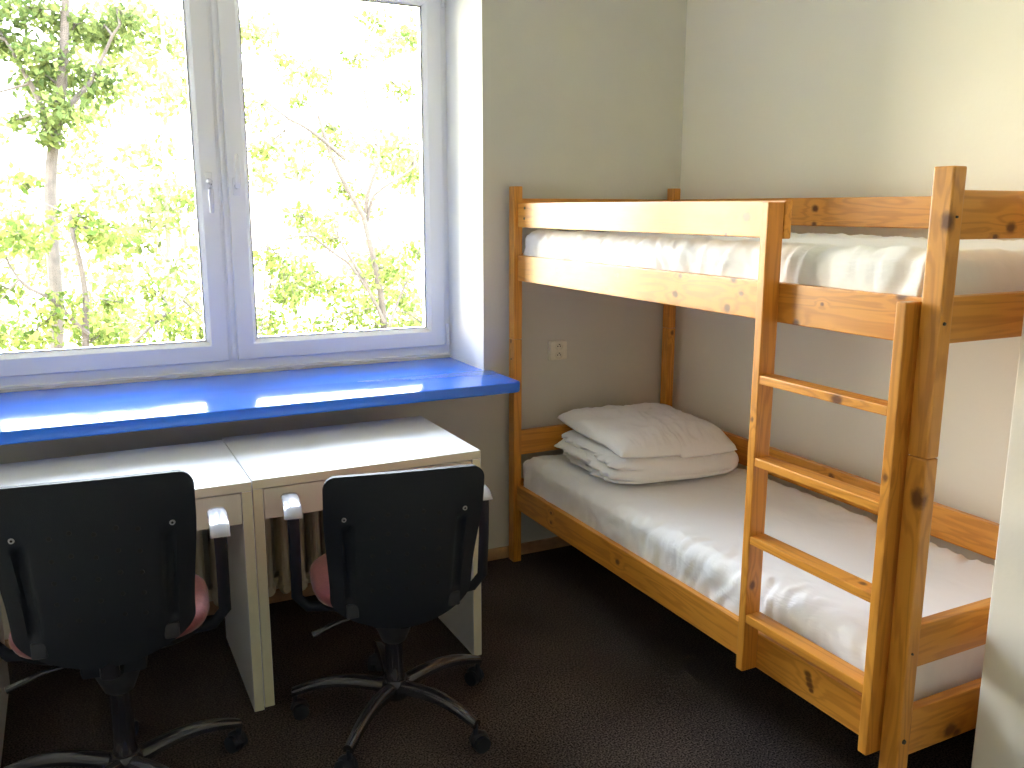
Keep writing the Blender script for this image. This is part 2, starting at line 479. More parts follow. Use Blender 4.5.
# rough plaster strip under the frame
bm = bmesh.new()
xs = [RL+.001 + (RX-RL-.002)*i/90 for i in range(91)]
prev = None
for x in xs:
    zt = ZS + .0215 + .004*noise.noise((x*9, 0, 0)); yf = .3645 + .005*noise.noise((x*14, 3, 0))
    row = [bm.verts.new((x, yf+.004, ZS+.0006)), bm.verts.new((x, yf, zt-.004)), bm.verts.new((x, yf+.006, zt)), bm.verts.new((x, .3715, zt))]
    if prev:
        for a in range(3): bm.faces.new((prev[a], row[a], row[a+1], prev[a+1]))
    prev = row
bmesh.ops.recalc_face_normals(bm, faces=bm.faces)
shift(bm, WB); obj('plaster_seal', bm, M['reveal'], WIN)
prof = [(0, .425), (0, .362), (.003, .358), (.064, .358), (.067, .361), (.079, .381), (.083, .383)]
for (x0, x1, hy, hx) in ((-2.868, -1.956, 0, -1.994), (-1.921, -1.009, 1, -1.890)):
    z0, z1 = .911, 2.435
    bm = bmesh.new()
    ring(bm, x0, x1, z0, z1, prof + [(.083, .425), (0, .425)])
    bmesh.ops.recalc_face_normals(bm, faces=bm.faces)
    shift(bm, WB); s = obj('casement_sash', bm, M['pvc'], WIN)
    bm = bmesh.new()
    ring(bm, x0+.0825, x1-.0825, z0+.0825, z1-.0825, [(0, .3825), (.0035, .3825), (.0035, .387), (0, .387)])
    bmesh.ops.recalc_face_normals(bm, faces=bm.faces)
    shift(bm, WB); obj('gasket', bm, M['gasket'], s)
    bm = bmesh.new(); bx(bm, (x0+.08, .388, z0+.08), (x1-.08, .392, z1-.08)); shift(bm, WB); obj('glass_pane', bm, M['glass'], s)
    bm = bmesh.new()
    zp = 1.622 if not hy else 1.603
    bx(bm, (hx-.014, .349, zp-.034), (hx+.014, .358, zp+.034), .004, 3)
    cyl(bm, (hx, .349, zp), (hx, .318, zp), .010, .009, 16)
    d = -1 if not hy else 1
    tube(bm, [(hx, .322, zp), (hx, .314, zp+d*.008), (hx, .311, zp+d*.03), (hx, .311, zp+d*.08), (hx, .314, zp+d*.118), (hx, .316, zp+d*.122)], [.010, .011, .0105, .0095, .008, .004], 12)
    shift(bm, WB); h = obj('window_handle', bm, M['handle'], s, smooth=True)
bm = bmesh.new()
for hz in (.925, 2.36):
    cyl(bm, (-1.0005, .352, hz), (-1.0005, .352, hz+.085), .0075, n=14)
    cyl(bm, (-1.0005, .352, hz-.012), (-1.0005, .352, hz-.002), .009, n=14)
    cyl(bm, (-2.877, .352, hz), (-2.877, .352, hz+.085), .0075, n=14)
shift(bm, WB); obj('hinge', bm, M['pvc'], WIN, smooth=True)

# ------------------------------------------------------------------ blue sill board
def sill():
    bm = bmesh.new()
    xr, xl, yf = -.953, -2.935, -.300
    r = .035
    pts = [(RL+.0008, .3635), (RL+.0008, -.0008), (xl, -.0008)]
    pts += [(xl+r-r*math.cos(a), yf+r-r*math.sin(a)) for a in [PI/2*i/6 for i in range(7)]]
    pts += [(xr-r+r*math.sin(a), yf+r-r*math.cos(a)) for a in [PI/2*i/6 for i in range(7)]]
    pts += [(xr, -.012), (xr-.012, -.0008), (RX-.0008, -.0008), (RX-.0008, .3635)]
    vs = [bm.verts.new((x, y, ZS-.042)) for x, y in pts]
    f = bm.faces.new(vs)
    r_ = bmesh.ops.extrude_face_region(bm, geom=[f])
    top = [v for v in r_['geom'] if isinstance(v, bmesh.types.BMVert)]
    for v in top: v.co.z = ZS
    bmesh.ops.recalc_face_normals(bm, faces=bm.faces)
    es = [ed for ed in bm.edges if abs(ed.verts[0].co.z-ed.verts[1].co.z) < 1e-5 and ed.verts[0].co.y < .1 and ed.verts[1].co.y < .1]
    bmesh.ops.bevel(bm, geom=es, offset=.007, segments=4, affect='EDGES', profile=.5)
    shift(bm, Vector((-1.94, 0, ZS-.042)))
    o = obj('window_sill', bm, M['blue'], loc=(-1.94, 0, ZS-.042), smooth=True)
    return o
o = sill()
o['label'] = 'long glossy bright blue sill board under the window'; o['category'] = 'window sill'

# ------------------------------------------------------------------ wall socket
S = thing('wall_socket', (-.636, 0, .915), label='ivory double electric socket on the wall beside the lower bunk', cat='socket')
bm = bmesh.new(); bx(bm, (-.043, -.026, -.042), (.043, -.0006, .042), .010, 3); obj('socket_plate', bm, M['socket'], S, smooth=True)
for dz in (.019, -.019):
    bm = bmesh.new()
    for i, (r, y) in enumerate(((.0165, -.0275), (.0155, -.030), (.0145, -.0275), (.0145, -.0262))): pass
    n = 24
    rr = [(.0175, -.0255), (.0170, -.0300), (.0148, -.0300), (.0142, -.0262), (.0001, -.0262)]
    rows = [[bm.verts.new((r*math.cos(2*PI*i/n), y, dz+r*math.sin(2*PI*i/n))) for i in range(n)] for r, y in rr]
    for a, b in zip(rows, rows[1:]):
        for i in range(n): bm.faces.new((a[i], a[(i+1) % n], b[(i+1) % n], b[i]))
    for sx_ in (-.0065, .0065):
        cyl(bm, (sx_, -.0262, dz), (sx_, -.0275, dz), .0026, n=10, mi=1)
    cyl(bm, (0, -.0262, dz+.008), (0, -.034, dz+.008), .002, n=8, mi=1)
    bmesh.ops.recalc_face_normals(bm, faces=bm.faces)
    obj('outlet', bm, [M['socket'], M['dark']], S)

# ------------------------------------------------------------------ radiator
RB = Vector((-2.15, -.10, 0))
R = thing('column_radiator', RB, label='cream ribbed column radiator under the blue sill behind the desks', cat='radiator')
n_sec = 20; pitch = .060; x00 = -.57
for i in range(n_sec):
    x = x00 + i*pitch
    bm = bmesh.new()
    for yy in (-.055, 0.0, .055):
        tube(bm, [(x, yy, .13), (x, yy, .64)], .0145, 10, flat=1.0)
    for zz in (.12, .65):
        tube(bm, [(x, -.072, zz), (x, -.05, zz), (x, .05, zz), (x, .066, zz)], [.014, .024, .024, .014], 12, flat=1.25)
    if i in (1, n_sec-2):
        tube(bm, [(x, -.03, .11), (x, -.03, .001)], .018, 10); tube(bm, [(x, .03, .11), (x, .03, .001)], .018, 10)
    obj('radiator_section', bm, M['radiator'], R, smooth=True)
bm = bmesh.new()
for zz in (.12, .65): cyl(bm, (x00-.02, 0, zz), (x00+n_sec*pitch+.0, 0, zz), .020)
tube(bm, [(x00+n_sec*pitch, 0, .12), (x00+n_sec*pitch+.05, 0, .12), (x00+n_sec*pitch+.06, 0, .10), (x00+n_sec*pitch+.06, 0, .001)], .010)
obj('radiator_pipe', bm, M['radiator'], R, smooth=True)

# ------------------------------------------------------------------ desks
def desk(x0, x1, yf, yb, label):
    H, T = .735, .030
    base = Vector(((x0+x1)/2, (yf+yb)/2, 0))
    d = thing('desk', base, label=label, cat='desk', group='white desks in a row under the window')
    def slab(name, lo, hi, parent=d, front_edge=True):
        c = (Vector(lo)+Vector(hi))/2
        bm = bmesh.new(); bx(bm, Vector(lo)-c, Vector(hi)-c, .0012, 1)
        bm.normal_update()
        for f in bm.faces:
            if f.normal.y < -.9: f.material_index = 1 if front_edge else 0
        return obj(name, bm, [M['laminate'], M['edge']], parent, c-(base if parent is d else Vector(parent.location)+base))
    slab('desktop', (x0, yf, H-.028), (x1, yb, H))
    slab('side_panel', (x0, yf+.001, 0), (x0+T, yb, H-.0285))
    slab('side_panel', (x1-T, yf+.001, 0), (x1, yb, H-.0285))
    slab('back_rail', (x0+T+.0005, yb-.02, H-.15), (x1-T-.0005, yb-.002, H-.029))
    # drawer: front, sides, bottom in one piece
    bm = bmesh.new()
    zt, zb = H-.032, H-.126
    xl, xr = x0+T+.002, x1-T-.002
    c = Vector(((xl+xr)/2, (yf+yb)/2, (zt+zb)/2))
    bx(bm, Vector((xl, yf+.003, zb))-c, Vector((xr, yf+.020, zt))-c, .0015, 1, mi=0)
    bx(bm, Vector((xl+.012, yf+.0205, zb+.012))-c, Vector((xl+.024, yb-.06, zt-.015))-c)
    bx(bm, Vector((xr-.024, yf+.0205, zb+.012))-c, Vector((xr-.012, yb-.06, zt-.015))-c)
    bx(bm, Vector((xl+.0245, yf+.0205, zb+.014))-c, Vector((xr-.0245, yb-.06, zb+.020))-c)
    bx(bm, Vector((xl+.0245, yb-.075, zb+.0205))-c, Vector((xr-.0245, yb-.061, zt-.015))-c)
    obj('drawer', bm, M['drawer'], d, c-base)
    return d
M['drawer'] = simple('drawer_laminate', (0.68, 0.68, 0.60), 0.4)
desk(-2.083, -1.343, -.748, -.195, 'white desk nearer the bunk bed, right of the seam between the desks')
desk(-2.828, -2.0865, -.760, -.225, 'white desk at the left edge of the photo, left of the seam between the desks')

# ------------------------------------------------------------------ bunk bed
BB = Vector((-.465, -1.05, 0))
bed = thing('bunk_bed', BB, label='varnished pine wooden bunk bed with ladder standing against the right wall', cat='bunk bed')
XA, PX, PY = -.879, .038, .0426
YA0, YA1 = -.073, -.024            # head posts
YC0, YC1 = -2.063, -2.012          # foot posts
XB0, XB1 = -.089, -.051
HP = 1.608
gx = -.8634; RTK = .024            # outer faces of the long rails, thickness
bx0, bx1 = -.084, -.060            # wall-side rails
def bolt(par, p, axis, r=.0045, base=BB):
    bm = bmesh.new()
    a = Vector(axis)
    cyl(bm, Vector((0, 0, 0)), a*.0035, r, r*.85, 14)
    pl = par
    # position in the plank's own rotated space
    Rm = Euler(par.rotation_euler).to_matrix().inverted()
    loc = Rm @ (Vector(p) - base - Vector(par.location))
    o = obj('bolt', bm, M['bolt'], par, loc, Rm.to_euler(), smooth=True)
    return o
JZ = .985
def post(x0, y0, kn_low=(), kn_up=()):
    dy = YA1-YA0 if y0 == YA0 else YC1-YC0
    a = plank('lower_post', (x0, y0, 0), (x0+PX, y0+dy, JZ-.0006), bed, BB, knots=kn_low, bevel=.004)
    b = plank('upper_post', (x0, y0, JZ+.0006), (x0+PX, y0+dy, HP), bed, BB, knots=kn_up, bevel=.004)
    return a, b
pa = post(XA, YA0, kn_low=[(XA, -.045, .975, .006)])
pc = post(XA, YC0, kn_low=[(XA+.002, -2.050, .893, .016)], kn_up=[(XA, -2.056, 1.495, .014)])
pb = post(XB0, YA0, kn_low=[(XB0+.02, YA0, .965, .008)])
pd_ = post(XB0, YC0)
bolt(pc[1], (-.8607, YC0, 1.505), (0, -1, 0), .003); bolt(pc[1], (-.8663, YC0, 1.2825), (0, -1, 0), .004)
bolt(pc[0], (-.8645, YC0, .523), (0, -1, 0), .003); bolt(pc[0], (-.8635, YC0, .300), (0, -1, 0), .006)
bolt(pa[0], (XA, -.05, .90), (-1, 0, 0), .003)
ye0, ye1 = YC1+.0003, YA0-.0003
r_up = plank('side_rail', (gx, ye0, 1.229), (gx+RTK, ye1, 1.332), bed, BB, knots=[
    (gx, -.399, 1.293, .009), (gx, -.437, 1.264, .005), (gx, -.8115, 1.300, .006), (gx, -.749, 1.243, .010), (gx, -1.153, 1.3216, .007),
    (gx, -1.130, 1.265, .010), (gx, -1.392, 1.3296, .010), (gx, -1.425, 1.292, .0065), (gx, -1.371, 1.247, .010),
    (gx, -1.719, 1.291, .004), (gx, -1.6365, 1.233, .009), (gx, -1.95, 1.332, .010)])
r_lo = plank('side_rail', (gx, ye0, .242), (gx+RTK, ye1, .348), bed, BB, knots=[
    (gx, -.3753, .281, .006), (gx, -.374, .3216, .006), (gx, -.857, .294, .009), (gx, -1.760, .318, .0085), (gx, -1.764, .306, .0085), (gx, -1.770, .292, .0085), (gx, -1.776, .280, .006)])
guard = plank('guard_rail', (gx, -1.574, 1.445), (gx+RTK, ye1, 1.542), bed, BB, knots=[(gx, -1.4286, 1.499, .013), (gx, -1.35, 1.452, .004)])
bolt(guard, (gx, -.136, 1.5215), (-1, 0, 0), .0055); bolt(guard, (gx, -.134, 1.4805), (-1, 0, 0), .0055)
plank('wall_guard_rail', (bx0, ye0, 1.460), (bx1, ye1, 1.560), bed, BB, knots=[(bx0, -.9056, 1.522, .011), (bx0, -.9057, 1.466, .008)])
plank('wall_side_rail', (bx0, ye0, 1.229), (bx1, ye1, 1.332), bed, BB)
plank('wall_backboard', (bx0, ye0, .480), (bx1, ye1, .588), bed, BB, knots=[(bx0, -1.0727, .562, .010)])
plank('wall_side_rail', (bx0, ye0, .242), (bx1, ye1, .348), bed, BB)
# end boards between the posts
xe0, xe1 = XA+PX+.0003, XB0-.0003
for nm, y0, z0, z1, kn in (('foot_guard_board', -2.056, 1.458, 1.560, [(-.67, -2.056, 1.482, .011), (-.72, -2.056, 1.462, .006)]),
                       ('foot_board', -2.056, 1.237, 1.338, ()),
                       ('foot_upper_board', -2.056, .479, .585, ()),
                       ('foot_board', -2.056, .252, .369, [(-.690, -2.056, .277, .016), (-.665, -2.056, .262, .010)]),
                       ('head_guard_board', -.066, 1.458, 1.560, ()),
                       ('head_board', -.066, 1.237, 1.338, ()),
                       ('head_upper_board', -.066, .482, .588, ()),
                       ('head_board', -.066, .252, .369, ())):
    plank(nm, (xe0, y0, z0), (xe1, y0+.026, z1), bed, BB, knots=kn)
# slats under both mattresses
for zz in (.300, 1.262):
    for i in range(13):
        y = -1.95 + i*.15
        plank('slat', (gx+RTK+.001, y-.035, zz), (bx0-.001, y+.035, zz+.016), bed, BB, M['slat'], bevel=.002, axis=0)
# ladder
LX, LD, LW = -.9173, .0535, .026
s1y, s2y = -1.5454, -1.980
plank('ladder_stile', (LX, s1y-LW, .244), (LX+LD, s1y, 1.538), bed, BB, knots=[(LX+.02, s1y-LW, .50, .009), (LX, s1y-.01, .97, .005)], bevel=.003)
plank('ladder_stile', (LX, s2y-LW, .244), (LX+LD, s2y, 1.3246), bed, BB, knots=[(LX, s2y-.012, .93, .007)], bevel=.003)
for k, zt in enumerate((1.0923, .868, .6467, .4163)):
    kn = [(LX, -1.834, 1.079, .013)] if k == 0 else ([(LX+.03, -1.93, zt, .008)] if k == 2 else ())
    plank('ladder_rung', (LX+.0015, s2y+.0003, zt-.0235), (LX+LD-.001, s1y-LW-.0003, zt), bed, BB, knots=kn, bevel=.0025)

# ------------------------------------------------------------------ mattresses with fitted sheets
def mattress(x0, x1, y0, y1, z0, z1, amp, seed, label, hem=0.0, rough_side=1.0):
    cx, cy = (x0+x1)/2, (y0+y1)/2
    hx, hy, H = (x1-x0)/2, (y1-y0)/2, z1-z0
    base = Vector((cx, cy, z0))
    r = .045
    nx, ny = 76, 176
    bm = bmesh.new()
    top = {}
    # flattened net: centre grid plus side rows around
    def prof(t):      # t = distance along the profile outwards from the edge of the flat top
        a = t/r
        if a < PI/2: return (math.sin(a)*r, -(1-math.cos(a))*r)
        return (r, -r-(t-r*PI/2))
    side = H-r+r*PI/2-.002
    ns = 16
    us = [-hx-side+side*i/ns for i in range(ns)]
    us += [-hx + (2*hx)*i/nx for i in range(nx+1)] + [hx+side*(i+1)/ns for i in range(ns)]
    vs_ = [-hy-side+side*i/ns for i in range(ns)] + [-hy + 2*hy*i/ny for i in range(ny+1)] + [hy+side*(i+1)/ns for i in range(ns)]
    hx2, hy2 = hx-r, hy-r
    grid = []
    for v in vs_:
        row = []
        for u in us:
            # signed distance outside of the flat rectangle
            au, av = abs(u), abs(v)
            ex = max(0, au-hx2) if au > hx2 else 0
            ey = max(0, av-hy2) if av > hy2 else 0
            if ex and ey:
                d = max(ex, ey); ang = math.atan2(ey, ex)
                o, z = prof(min(d, side))
                x = hx2+o*math.cos(ang) if ex else hx2; y = hy2+o*math.sin(ang)
            elif ex: o, z = prof(min(ex, side)); x, y = hx2+o, av
            elif ey: o, z = prof(min(ey, side)); x, y = au, hy2+o
            else: x, y, z = au, av, 0; d = 0
            x = math.copysign(x, u); y = math.copysign(y, v)
            # wrinkles: gathers on the sides, soft dents on top
            p = Vector((u, v, seed))
            dn = noise.noise(Vector((u*2.1, v*1.7, seed)))*.004
            edge = smooth01(.20, .0, hx-abs(u))
            edgey = smooth01(.30, .0, hy-abs(v))
            w = 0
            rid = 1-abs(noise.noise(Vector((u*5+v*4, v*15+3*noise.noise(Vector((u*5, v*3, seed))), seed+5))))*2
            rid += .5*(1-abs(noise.noise(Vector((u*11-v*9, v*27+4*noise.noise(Vector((u*7, v*5, seed))), seed+15))))*2)
            w += edge*rid*.010
            rid2 = 1-abs(noise.noise(Vector((u*13, v*4, seed+9))))*2
            w += edgey*rid2*.007
            w += noise.noise(Vector((u*9, v*9, seed+2)))*.003
            sidefac = smooth01(0, .05, -z)
            if z > -r*.99:
                zz = z + (w+dn)*amp
            else:
                zz = z
            off = (w*.9+noise.noise(Vector((u*6, v*11, seed+7)))*.007)*amp*sidefac*rough_side
            if ex: x += math.copysign(off, u)
            if ey: y += math.copysign(off, v)
            row.append(bm.verts.new((x, y, H + zz)))
        grid.append(row)
    for a, b in zip(grid, grid[1:]):
        for i in range(len(us)-1):
            try: bm.faces.new((a[i], a[i+1], b[i+1], b[i]))
            except ValueError: pass
    # underside
    bl = [v for v in bm.verts if v.is_boundary]
    es = [ed for ed in bm.edges if ed.is_boundary]
    bmesh.ops.remove_doubles(bm, verts=bm.verts, dist=1e-5)
    es = [ed for ed in bm.edges if ed.is_boundary]
    bmesh.ops.holes_fill(bm, edges=es)
    bmesh.ops.recalc_face_normals(bm, faces=bm.faces)
    o = obj('mattress', bm, M['sheet'], loc=base, smooth=True, angle=80)
    o['label'] = label; o['category'] = 'mattress'
    return o
mx0, mx1 = gx+RTK+.008, bx0-.008
mattress(mx0, mx1, -2.000, -.078, 1.2795, 1.425, 1.0, 3.1, 'mattress with wrinkled white sheet on the top bunk')
mattress(mx0, mx1, -2.000, -.078, .3175, .472, .85, 12.7, 'mattress with smooth white sheet on the bottom bunk')

# ------------------------------------------------------------------ folded duvet and pillow
def sgn_pow(c, p): return math.copysign(abs(c)**p, c)
def duvet():
    base = Vector((-.435, -.412, .476))
    bm = bmesh.new()
    nu, nv = 180, 72
    hx, hy, hz = .306, .290, .064
    ang = math.radians(-6)
    rows = []
    for j in range(nv+1):
        ph = -PI/2 + PI*j/nv
        row = []
        for i in range(nu):
            th = 2*PI*i/nu
            c = sgn_pow(math.cos(ph), .42)
            x = hx*c*sgn_pow(math.cos(th), .38); y = hy*c*sgn_pow(math.sin(th), .38)
            z = hz*sgn_pow(math.sin(ph), .75)
            left = smooth01(.05, .75, -math.cos(th))
            front = smooth01(.1, .7, -math.sin(th))
            zr = (z+hz)/(2*hz)
            wav = .16*noise.noise(Vector((y*6, 1, 3)))+.05*noise.noise(Vector((y*20, x*20, 3)))
            # left end shows three folded layers with crumpled edges
            g = abs(math.sin((zr+wav*.9)*PI*3))
            x += left*(1-g)**2*.042*(abs(c)) - left*.012*g*abs(c)
            y += left*.004*noise.noise(Vector((y*30, z*60, 2)))
            x += left*.022*noise.noise(Vector((y*26, z*55, 5)))*abs(c)
            x += left*.010*noise.noise(Vector((y*60, z*80, 15)))*abs(c)
            y += front*abs(c)*.006*noise.noise(Vector((x*9, z*18, 4)))
            y -= front*.020*math.cos(x/hx*1.3)*abs(c)
            # one crease along the front roll
            y += front*.010*math.exp(-((zr-.42-.06*noise.noise(Vector((x*3, 0, 1))))/.045)**2)*smooth01(-.25, .05, x)
            sag = 1-.10*smooth01(-.3, .3, x)
            z2 = (z+hz)*sag + .004*noise.noise(Vector((x*10, y*10, 6)))*zr
            z2 += .008*noise.noise(Vector((x*4, y*4, 9)))*zr
            row.append(bm.verts.new((x*math.cos(ang)-y*math.sin(ang), x*math.sin(ang)+y*math.cos(ang), z2)))
        rows.append(row)
    for a, b in zip(rows, rows[1:]):
        for i in range(nu): bm.faces.new((a[i], a[(i+1) % nu], b[(i+1) % nu], b[i]))
    bmesh.ops.remove_doubles(bm, verts=bm.verts, dist=1e-6)
    bmesh.ops.recalc_face_normals(bm, faces=bm.faces)
    o = obj('folded_duvet', bm, M['linen'], loc=base, smooth=True, angle=80)
    o['label'] = 'folded white duvet under the pillow on the bottom bunk'; o['category'] = 'duvet'
def pillow():
    base = Vector((-.440, -.393, .576))
    bm = bmesh.new()
    n = 90
    hx, hy, T = .275, .310, .074
    ang = math.radians(-5)
    tops = []; bots = []
    for j in range(n+1):
        rt, rb = [], []
        for i in range(n+1):
            u, v = -1+2*i/n, -1+2*j/n
            # pinched sides: pillow outline draws in between the corners
            x = u*hx*(1-.05*(1-v*v))*math.sqrt(1-.12*v**4); y = v*hy*(1-.04*(1-u*u))*math.sqrt(1-.12*u**4)
            h = ((1-u*u)*(1-v*v))**.34
            e = min(1, h*1.4)
            w = noise.noise(Vector((u*2.2, v*2.6, 1)))*.016*h
            rid = (1-abs(noise.noise(Vector((u*2.2+v*2.2, u*4.5-v*2.6, 4))))*2.6)
            w += max(0, rid)*.009*h*smooth01(-.6, .3, u+.2)
            w += noise.noise(Vector((u*5, v*5, 7)))*.003*e
            # soft pleats fanning in from the seams
            seam = smooth01(.45, 1, max(abs(u), abs(v)))
            w += seam*.006*noise.noise(Vector((u*16, v*3, 2)))*e
            zt = T*1.15*h*(1+.12*u) + w
            zb = -T*.32*h
            zc = .028*smooth01(.2, 1, math.hypot(u, v)/1.4)*(1 if u < 0 else .2)
            droop = -.022*smooth01(.5, 1, -v)
            c, s = math.cos(ang), math.sin(ang)
            X, Y = x*c-y*s, x*s+y*c
            rt.append(bm.verts.new((X, Y, .028+zt+zc+droop)))
            rb.append(bm.verts.new((X, Y, .026+zb+zc+droop)))
        tops.append(rt); bots.append(rb)
    for g, fl in ((tops, 0), (bots, 1)):
        for a, b in zip(g, g[1:]):
            for i in range(n):
                q = (a[i], a[i+1], b[i+1], b[i])
                bm.faces.new(q if not fl else q[::-1])
    for i in range(n):
        bm.faces.new((tops[0][i], bots[0][i], bots[0][i+1], tops[0][i+1]))
        bm.faces.new((tops[n][i], tops[n][i+1], bots[n][i+1], bots[n][i]))
        bm.faces.new((tops[i][0], tops[i+1][0], bots[i+1][0], bots[i][0]))
        bm.faces.new((tops[i][n], bots[i][n], bots[i+1][n], tops[i+1][n]))
    bmesh.ops.recalc_face_normals(bm, faces=bm.faces)
    o = obj('pillow', bm, M['linen'], loc=base, smooth=True, angle=80)
    o['label'] = 'plump white pillow lying on the folded duvet'; o['category'] = 'pillow'
duvet(); pillow()

# ------------------------------------------------------------------ office chairs
def chair(X, Y, rot, zt, HS, base_rot, label, zseat=.475, za=.684, wa=.270):
    c = thing('office_chair', (X, Y, 0), rot, label=label, cat='office chair', group='black office chairs at the desks')
    # seat
    bm = bmesh.new()
    n = 40; rows = []
    prof = [(0.0, .0), (.86, .0), (.97, .014), (1.0, .03), (.985, .042), (.93, .050), (.6, .055), (.0, .053)]
    for k, (q, z) in enumerate(prof):
        rows.append([bm.verts.new((.232*max(q, 1e-3)*sgn_pow(math.cos(a), .62), .205*max(q, 1e-3)*sgn_pow(math.sin(a), .62)+.05, zseat-.062+z)) for a in [2*PI*i/n for i in range(n)]])
    for a, b in zip(rows, rows[1:]):
        for i in range(n): bm.faces.new((a[i], a[(i+1) % n], b[(i+1) % n], b[i]))
    bmesh.ops.remove_doubles(bm, verts=bm.verts, dist=1e-6)
    bmesh.ops.recalc_face_normals(bm, faces=bm.faces)
    seat = obj('seat', bm, M['pink'], c, smooth=True, angle=60); seat['label'] = 'pink red fabric seat cushion'
    bm = bmesh.new()
    rows = []
    for q, z in ((0.0, -.030), (.72, -.028), (.93, -.010), (.99, -.0005), (.0, -.0005)):
        rows.append([bm.verts.new((.220*max(q, 1e-3)*sgn_pow(math.cos(a), .62), .196*max(q, 1e-3)*sgn_pow(math.sin(a), .62)+.05, zseat-.062+z)) for a in [2*PI*i/n for i in range(n)]])
    for a, b in zip(rows, rows[1:]):
        for i in range(n): bm.faces.new((a[i], a[(i+1) % n], b[(i+1) % n], b[i]))
    bmesh.ops.remove_doubles(bm, verts=bm.verts, dist=1e-6)
    bmesh.ops.recalc_face_normals(bm, faces=bm.faces)
    obj('seat_pan', bm, M['black_plastic'], c, smooth=True)
    # back shell
    W = .425
    zb = zt-HS
    def hw(t):
        lo = .196*max(0, 1-(1-min(1, t/.20))**2.3)**.60
        base = .0
        base = min(lo if t < .20 else 9, .196+.016*smooth01(.2, .8, t))
        rc = .032/HS
        if t > 1-rc:
            k = (t-(1-rc))/rc
            base -= .032*(1-math.sqrt(max(0, 1-k*k)))
        return base
    def yb(x, t):
        return -.262 + .10*(x/.21)**2*.75*(1-.95*smooth01(.3, 1, t)) + .055*(1-t)**1.6 - .012*math.sin(t*PI)
    ns, nt_ = 72, 84
    bmk = bmesh.new(); back = []; front = []
    for j in range(nt_+1):
        t = .5-.5*math.cos(PI*j/nt_)
        rb_, rf_ = [], []
        for i in range(ns+1):
            s = math.sin(PI/2*(-1+2*i/ns))
            x = s*max(hw(t), .0008)
            z = zb + t*HS
            # grooves on each side
            g = 0
            for sg in (-1, 1):
                gxx = sg*(.142+.012*t)
                g += smooth01(.015, .008, abs(x-gxx))*smooth01(.17, .22, t)*smooth01(.72, .66, t)
            rb_.append(bmk.verts.new((x, yb(x, t)+g*.012, z)))
            rf_.append(bmk.verts.new((x*.985, yb(x, t)+.017, z)))
        back.append(rb_); front.append(rf_)
    for g, fl in ((back, 0), (front, 1)):
        for a, b in zip(g, g[1:]):
            for i in range(ns):
                q = (a[i], a[i+1], b[i+1], b[i]); bmk.faces.new(q if not fl else q[::-1])
    for i in range(ns):
        bmk.faces.new((back[0][i], front[0][i], front[0][i+1], back[0][i+1]))
        bmk.faces.new((back[nt_][i], back[nt_][i+1], front[nt_][i+1], front[nt_][i]))
    for j in range(nt_):
        bmk.faces.new((back[j][0], back[j+1][0], front[j+1][0], front[j][0]))
        bmk.faces.new((back[j][ns], front[j][ns], front[j+1][ns], back[j+1][ns]))
    bmesh.ops.recalc_face_normals(bmk, faces=bmk.faces)
    # vent dimples
    for col, xx in enumerate((-.088, -.048, .0, .045, .088)):
        for row in range(5):
            t = .28 + row*.115 + (.02 if col % 2 else 0)
            y = yb(xx, t)
            cyl(bmk, (xx, y+.0035, zb+t*HS), (xx, y-.0016, zb+t*HS), .0075, .0050, 10, mi=1)
    shell = obj('back_shell', bmk, [M['black_plastic'], M['dark']], c, smooth=True, angle=50)
    # bolts and brackets on the shell
    for sg in (-1, 1):
        xx = sg*.160; t = .745
        bm = bmesh.new(); cyl(bm, (xx, yb(xx, t)+.002, zb+t*HS), (xx, yb(xx, t)-.003, zb+t*HS), .007, .006, 16)
        cyl(bm, (xx, yb(xx, t)-.003, zb+t*HS), (xx, yb(xx, t)-.0035, zb+t*HS), .003, .003, 8, mi=1)
        obj('screw', bm, [M['steel'], M['dark']], shell, smooth=True)
        xx = sg*.140; t = .13
        bm = bmesh.new(); bx(bm, (xx-.017, yb(xx, t)-.010, zb+t*HS-.018), (xx+.017, yb(xx, t)+.002, zb+t*HS+.022), .006, 3)
        obj('bracket', bm, M['dark_grey'], shell, smooth=True)
    # front cushion
    bm = bmesh.new(); rws = []
    for j in range(25):
        t = .12+.84*j/24
        rws.append([bm.verts.new(((-1+2*i/24)*hw(t)*.93, yb((-1+2*i/24)*hw(t)*.93, t)+.0175+.03*((1-(-1+2*i/24)**4)*(1-(2*(j/24)-1)**6))**.5, zb+t*HS)) for i in range(25)])
    for a, b in zip(rws, rws[1:]):
        for i in range(24): bm.faces.new((a[i], b[i], b[i+1], a[i+1]))
    cu = obj('back_cushion', bm, M['pink'], c, smooth=True, angle=80); cu['label'] = 'pink red fabric back cushion'
    # bar from seat to back
    bm = bmesh.new()
    tube(bm, [(0, .0, zseat-.105), (0, -.14, zseat-.110), (0, -.195, zseat-.085), (0, yb(0, .2)+.020, zb+.2*HS)], [.024, .024, .022, .02], 12, flat=.5)
    obj('back_bar', bm, M['gloss_black'], c, smooth=True)
